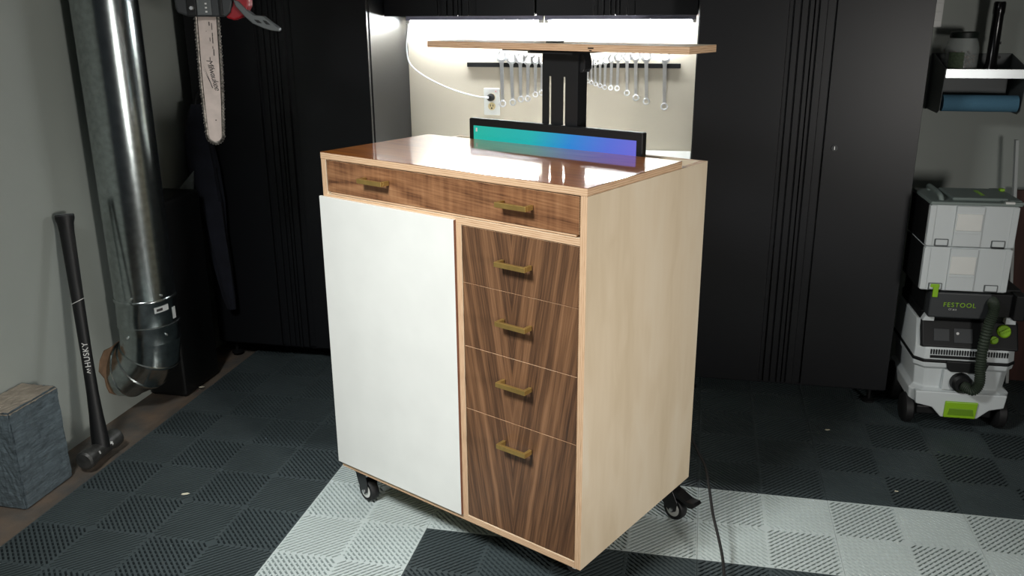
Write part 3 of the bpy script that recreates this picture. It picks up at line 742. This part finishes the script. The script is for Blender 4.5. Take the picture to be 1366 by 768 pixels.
# ------------------------------------------------------------ vacuum with stacked cases
VX, VY, VR = .755, .60, .03
def vacuum():
    r = thing('dust_extractor', 'light grey dust extractor with black top and lime green knobs beside the right cabinet', 'vacuum cleaner', (VX, VY, 0), VR)
    w_ = .33; d_ = .36
    def loft(levels, name, m, bevel=.01, par=None):
        """levels: z, x0, x1, y0, y1 with cut corners"""
        mb = MB(); vs = []; n = 8
        for z, x0, x1, y0, y1, c in levels:
            vs += [(x0+c, y0, z), (x1-c, y0, z), (x1, y0+c, z), (x1, y1-c, z), (x1-c, y1, z), (x0+c, y1, z), (x0, y1-c, z), (x0, y0+c, z)]
        k = len(levels)
        fs = [(i*n+j, i*n+(j+1) % n, (i+1)*n+(j+1) % n, (i+1)*n+j) for i in range(k-1) for j in range(n)]+[tuple(range(n-1, -1, -1)), tuple(range((k-1)*n, k*n))]
        mb.add(vs, fs); return mb.build(name, m, par or r, bevel=bevel, smooth=False, seg=3)
    tub = loft([(.075, .04, .30, .03, d_, .03), (.10, .0, .335, .0, d_, .035), (.148, -.004, .339, -.004, d_, .035), (.158, .014, .322, .018, d_, .03), (.235, .008, .328, .012, d_, .03), (.243, -.002, .336, -.002, d_, .03), (.262, -.004, .338, -.004, d_, .03)], 'dust_tub', vac_grey, .004)
    # apron dipping in the middle
    MB().prism([(.012, .150), (.323, .150), (.318, .10), (.27, .088), (.232, .052), (.108, .052), (.075, .088), (.017, .10)], -.010, .03, 'y').build('front_apron', vac_grey, r, bevel=.004)
    MB().prism([(.117, .118), (.228, .118), (.224, .055), (.116, .055)], -.018, -.009, 'y').build('release_handle', green, r, bevel=.003)
    MB().prism([(.132, .092), (.212, .092), (.218, .066), (.128, .066)], -.0195, -.0175, 'y').build('handle_recess', mat('dark_lime_plastic', srgb(104, 146, 26), .45), r, bevel=.001)
    MB().prism([(.10, .158), (.235, .158), (.235, .236), (.10, .236)], -.004, .02, 'y').build('port_panel', vac_grey, r, bevel=.003)
    MB().lathe([(.0, -.03), (.026, -.03), (.034, -.022), (.036, .0), (0, 0)], (.158, -.004, .193), 'y', 28).build('hose_port', black_plastic, r, smooth=True)
    loft([(.262, -.006, .340, -.006, d_, .03), (.272, -.006, .340, -.006, d_, .03)], 'gasket', black_plastic, .002)
    MB().prism([(.10, .272), (.245, .272), (.235, .240), (.225, .232), (.12, .232), (.108, .240)], -.014, .01, 'y').build('front_latch', black_plastic, r, bevel=.003)
    loft([(.272, -.003, .338, -.003, d_, .03), (.31, -.001, .336, .0, d_, .03), (.33, .0, .334, .008, d_, .03), (.405, .004, .33, .05, d_, .03)], 'motor_head', vac_grey, .004)
    sl = MB()
    for i in range(30):
        x = .045+i*.0088
        if .215 < x < .235: continue
        sl.box(x, x+.0042, -.0045, .004, .294, .312)
    sl.box(.045, .20, -.0055, .0, .280, .290).build('vent_slots', black_plastic, r)
    # slanted control panel
    cp_ = MB(); prof = [(-.004, .322), (.042, .412), (.06, .412), (.06, .30), (.01, .316)]
    cp_.prism([(y, z) for y, z in prof], .012, .336, 'x').build('control_panel', black_plastic, r, bevel=.006, seg=3)
    nrm = Vector((0, -.9, .46)).normalized(); upv = Vector((0, .46, .9)).normalized()
    def on(x, s, d=.0): return Vector((x, -.004, .322))+upv*s+nrm*d
    for x, s, rr in ((.286, .068, .023), (.252, .035, .0145)):
        k = MB().tube([on(x, s, 0), on(x, s, .008), on(x, s, .012)], [rr, rr, rr*.85], 24).build('knob', green, r, smooth=True)
        kb = MB(); kb.M = frame((cos(.5), 0, 0) if 0 else Vector((1, 0, 0))*cos(.5)+upv*sin(.5), Vector((1, 0, 0))*-sin(.5)+upv*cos(.5), on(x, s, .012))
        kb.box(-rr*.85, rr*.85, -rr*.2, rr*.2, 0, .005).build('knob_grip', green, k, bevel=.001)
    pb = MB(); pb.M = frame((1, 0, 0), upv, on(.1, .045, .001)); pb.box(-.048, .005, -.022, .022, 0, .002).build('tool_socket_flap', dark_grey, r, bevel=.001)
    pb = MB(); pb.M = frame((1, 0, 0), upv, on(.145, .045, .001)); pb.box(-.025, .038, -.026, .026, 0, .002).build('rating_plate', dark_grey, r, bevel=.001)
    sw = MB().tube([on(.132, .052, .002), on(.132, .052, .005)], .005, 12).build('switch_light', steel, r, smooth=True)
    # hose garage on top
    loft([(.405, .01, .328, .05, d_, .02), (.44, .01, .325, .04, d_, .02)], 'deck', black_plastic, .004)
    MB().box(.018, .222, .0, .05, .432, .528).build('hose_garage', dark_grey, r, bevel=.006, seg=3)
    MB().box(.222, .335, .03, .06, .432, .52).box(.30, .338, .0, .06, .432, .525).box(.018, .335, .06, d_-.01, .432, .53).build('hose_garage_rear', black_plastic, r, bevel=.005)
    MB().prism([(.008, .412), (.02, .438), (.048, .44), (.048, .412)], .02, .05, 'y').build('corner_tab', vac_grey, r, bevel=.002)
    MB().prism([(.285, .412), (.285, .436), (.318, .436), (.32, .412)], .02, .05, 'y').build('corner_tab', vac_grey, r, bevel=.002)
    text('lettering', 'FESTOOL', .0235, frame((1, 0, 0), (0, 0, 1), (.118, -.0008, .482)), green, r, space=1.15)
    text('model_lettering', 'CT 36 E', .008, frame((1, 0, 0), (0, 0, 1), (.097, -.0008, .465)), grip_white, r)
    # hose
    hp = smooth_path([(.225, .01, .50), (.223, -.02, .495), (.220, -.035, .47), (.210, -.038, .42), (.204, -.038, .34), (.204, -.045, .27), (.204, -.058, .215), (.186, -.062, .186), (.162, -.032, .190)], 14)
    rr = [.0175+.0018*(1 if (i % 2) else -1) for i in range(len(hp))]
    MB().tube(hp, rr, 18).build('hose', mat('dark_green_grey_hose', srgb(46, 56, 44), .6), r, smooth=False)
    # wheels
    for x in (.005, .325):
        s = -1 if x < .1 else 1
        MB().lathe([(0, -.02), (.045, -.02), (.056, -.012), (.056, .012), (.045, .02), (0, .02)], (x, .055, .056), 'x', 28).build('wheel', rubber, r, smooth=True)
        MB().lathe([(0, -.02), (.06, -.02), (.075, -.012), (.075, .012), (.06, .02), (0, .02)], (x, .27, .075), 'x', 28).build('wheel', rubber, r, smooth=True)
    MB().box(.03, .29, .02, d_-.03, .045, .08).build('chassis', black_plastic, r, bevel=.006)
    return r
vacuum()
def case(z0, z1, label, lid):
    r = thing('storage_case', label, 'case', (VX, VY, z0), VR, 'grey cases stacked on the dust extractor')
    x0, x1, y0, y1 = -.022, .264, .0, .245; h = z1-z0
    MB().box(x0+.004, x1-.004, y0+.004, y1, .0, h-.001).build('case_body', vac_grey, r, bevel=.004)
    for xa in (x0, x1-.022): MB().box(xa, xa+.022, y0+.001, y1, .003, h-.004).build('side_rail', vac_grey, r, bevel=.003)
    MB().box(x0-.002, x0+.004, y0+.02, y1, .003, h-.004).build('side_grille', black_plastic, r, bevel=.001)
    zz = h*.28
    MB().box(x0+.085, x0+.175, y0-.003, y0+.006, .004, h-.004).build('latch_column', vac_grey, r, bevel=.002)
    MB().box(x0+.089, x0+.171, y0-.006, y0-.001, h*.40, h*.80).build('t_latch', white_plastic, r, bevel=.002)
    MB().box(x0+.089, x0+.171, y0-.0045, y0-.001, h*.33, h*.37).build('latch_lip', vac_grey, r, bevel=.001)
    for x in (x0+.028, x1-.075):
        f = MB().box(x, x+.045, y0-.001, y0+.005, .002, .028).build('foot_recess', mid_grey, r, bevel=.002)
        MB().box(x+.003, x+.042, y0-.002, y0+.004, .006, .026).build('foot', vac_grey, f, bevel=.002)
        if x > .1 and lid: MB().box(x+.002, x+.043, y0-.0025, y0+.003, .0005, .006).build('gap', black_plastic, f)
    if lid:
        MB().prism([(x0-.003, h-.001), (x1+.006, h-.001), (x1+.004, h+.010), (x0, h+.010)], y0-.002, y1+.004, 'y').build('case_lid', sys_green, r, bevel=.003)
        MB().box(x0+.075, x1-.03, y0+.03, y1-.03, h+.008, h+.02).build('lid_panel', sys_green, r, bevel=.006)
        MB().tube(smooth_path([(x0+.04, y0+.03, h+.008), (x0+.035, y0+.04, h+.026), (x0+.035, .12, h+.03), (x0+.04, .20, h+.026), (x0+.045, .21, h+.008)], 6), .009, 10).build('carry_handle', sys_green, r, smooth=True)
        MB().box(x1-.055, x1+.008, y0-.001, y0+.03, h+.003, h+.014).box(x1-.03, x1+.008, .02, y1, h+.006, h+.016).build('lid_rail', sys_green, r, bevel=.002)
        MB().box(x1-.05, x1-.02, y0-.0018, y0+.012, h+.006, h+.0148).build('lid_label', white_plastic, r, bevel=.001)
        MB().box(x1-.012, x1+.004, .18, .2, h+.016, h+.026).build('green_catch', green, r, bevel=.002)
        text('lid_lettering', 'FESTOOL', .022, frame((.0, -1, 0), (1, 0, 0), (x1-.10, .12, h+.0204)), green, r)
case(.5325, .692, 'lower light grey storage case clamped directly on the dust extractor', False)
case(.6925, .842, 'upper light grey storage case with grey-green lid, top of the stack', True)
lt = MB().box(.022, .040, -.008, -.001, .51, .552).box(.012, .042, -.006, -.001, .545, .558).build('case_catch', green, bevel=.002)
lt.location = (VX, VY, 0); lt.rotation_euler = (0, 0, VR); lt.parent = [o for o in C.objects if o.name == 'dust_extractor'][0]
lt.location = (0, 0, 0); lt.rotation_euler = (0, 0, 0)

# ------------------------------------------------------------ towel shelf with jar and torch
sf = thing('wall_shelf', 'grey metal wall shelf with bright front lip and paper roll holder, upper right', 'shelf', (.96, YB, 1.22))
def T(o): o.data.transform(Matrix.Translation((-.96, -YB, -1.22))); return o
x0, x1 = .826, 1.104
T(MB().box(x0, x1, 1.035, YB-.001, 1.234, 1.238).build('tray', alu, sf))
T(MB().box(x0, x1+.002, 1.03, 1.035, 1.234, 1.268).build('front_lip', alu, sf, bevel=.001))
T(MB().box(x0-.01, x1, YB-.004, YB-.001, 1.10, 1.315).build('back_plate', mid_grey, sf, bevel=.001))
for x in (x0-.003, x1):
    T(MB().prism([(1.03, 1.268), (YB-.004, 1.315), (YB-.004, 1.10), (1.075, 1.10), (1.045, 1.115), (1.03, 1.234)], x, x+.003, 'x').build('end_bracket', mid_grey, sf, bevel=.0008))
T(MB().box(x0+.02, x1-.02, 1.17, 1.173, 1.17, 1.225).build('inner_panel', mid_grey, sf))
T(MB().cyl((1.06, YB-.0065, 1.3), (1.06, YB-.004, 1.3), .006, 12).build('screw', black_plastic, sf, smooth=True))
pr = MB().lathe([(0.012, .0), (.031, .0), (.031, .262), (.012, .262)], (.8345, 1.066, 1.140), 'x', 32).build('paper_roll', blue_paper, smooth=True)
tag(pr, 'blue paper roll hanging under the wall shelf', 'paper roll')
jar = thing('clear_jar', 'clear plastic jar with dark lid and green label on the wall shelf', 'jar', (.895, 1.12, 1.2382))
MB().lathe([(.0, 0), (.052, 0), (.058, .006), (.058, .10), (.052, .125), (.046, .135), (.046, .143), (.044, .143), (.044, .135), (.050, .124), (.056, .10), (.056, .007), (.05, .003), (0, .003)], n=36).build('jar_wall', glass, jar, smooth=True)
MB().lathe([(0, .138), (.049, .138), (.0495, .14), (.0495, .158), (.046, .161), (0, .161)], n=36).build('jar_lid', mat('dark_green_lid', srgb(26, 36, 30), .5), jar, smooth=True)
lab = MB(); K = 12; vs = []
for i in range(K+1):
    a = radians(-150+55*i/K)
    vs += [(.0588*cos(a), .0588*sin(a), .018), (.0588*cos(a), .0588*sin(a), .088), (.0592*cos(a), .0592*sin(a), .018), (.0592*cos(a), .0592*sin(a), .088)]
lab.add(vs, [(4*i+2, 4*i+6, 4*i+7, 4*i+3) for i in range(K)]+[(4*i, 4*i+1, 4*i+5, 4*i+4) for i in range(K)]).build('jar_label', label_green, jar)
nb = MB()
for i in range(90):
    a = random.random()*6.28; q = .044*math.sqrt(random.random()); z = .006+random.random()*.075; s_ = .004+.003*random.random()
    nb.M = Matrix.Translation((q*cos(a), q*sin(a), z+s_)) @ Matrix.Rotation(random.random()*3, 4, Vector((random.random(), random.random(), 1)))
    nb.lathe([(s_*.4, -s_*.5), (s_, -s_*.5), (s_, s_*.5), (s_*.4, s_*.5)], n=6)
o = nb.build('jar_contents', nuts_m, jar); o['kind'] = 'stuff'
to = thing('flashlight', 'tall black flashlight standing on the wall shelf beside the jar', 'flashlight', (1.002, 1.12, 1.2382))
MB().lathe([(0, 0), (.026, 0), (.027, .004), (.027, .03), (.020, .045), (.019, .22), (.021, .228), (.021, .262), (.018, .268), (0, .268)], n=28).build('barrel', mat('glossy_black_tube', srgb(16, 15, 18), .2), to, smooth=True)
MB().tube([(.019, -.006, .12), (.0225, -.007, .12)], .005, 12).build('button', dark_grey, to, smooth=True)
sw = thing('light_switch', 'white rocker light switch plate on the wall at the upper right', 'switch', (.80, YB, 1.47))
MB().box(-.036, .036, -.005, 0, -.058, .058).build('cover_plate', white_plastic, sw, bevel=.002)
MB().box(.004, .03, -.009, -.004, -.033, .0).box(.004, .03, -.0075, -.004, .0, .033).build('rocker', white_plastic, sw, bevel=.001)
sw.scale = (1, 1, 1)
# boards in the far right corner
tag(MB().prism([(1.262, -.011), (1.36, -.011), (1.27, .80), (1.172, .80)], 1.14, 1.16, 'y').build('leaning_board', board_brown, bevel=.002), 'red-brown board leaning sideways in the far right corner behind the vacuum', 'board')
tag(MB().prism([(1.240, -.011), (1.252, -.011), (1.138, 1.0), (1.126, 1.0)], 1.10, 1.125, 'y').build('trim_strip', label_white, bevel=.002), 'thin pale strip leaning beside the red-brown board', 'strip')

# ------------------------------------------------------------ small chips on the floor
def chip(px, py, s, lb):
    p = floor_at(px, py, .001); mb = MB()
    pts = [(s, 0), (s*.4, s*.42), (-s*.5, s*.36), (-s, s*.2), (-s*.7, 0), (-s, -s*.25), (-s*.4, -s*.4), (s*.4, -s*.36)]
    mb.prism(pts, 0, .0012, 'z'); o = mb.build('wood_chip', chip_m); o.location = (p.x, p.y, .0008); o.rotation_euler = (0, 0, random.uniform(-.4, .4))
    tag(o, lb, 'chip', 'pale chips on the floor')
chip(247.5, 658.5, .0135, 'largest pale wood chip on the dark tiles in front of the sledgehammer')
chip(1104, 573, .009, 'small pale chip on the dark tiles before the right cabinet')
chip(269, 516, .011, 'pale chip at the mat edge near the black bin')
chip(1196, 655, .006, 'tiny pale chip on the dark tiles just behind the pale band at right')
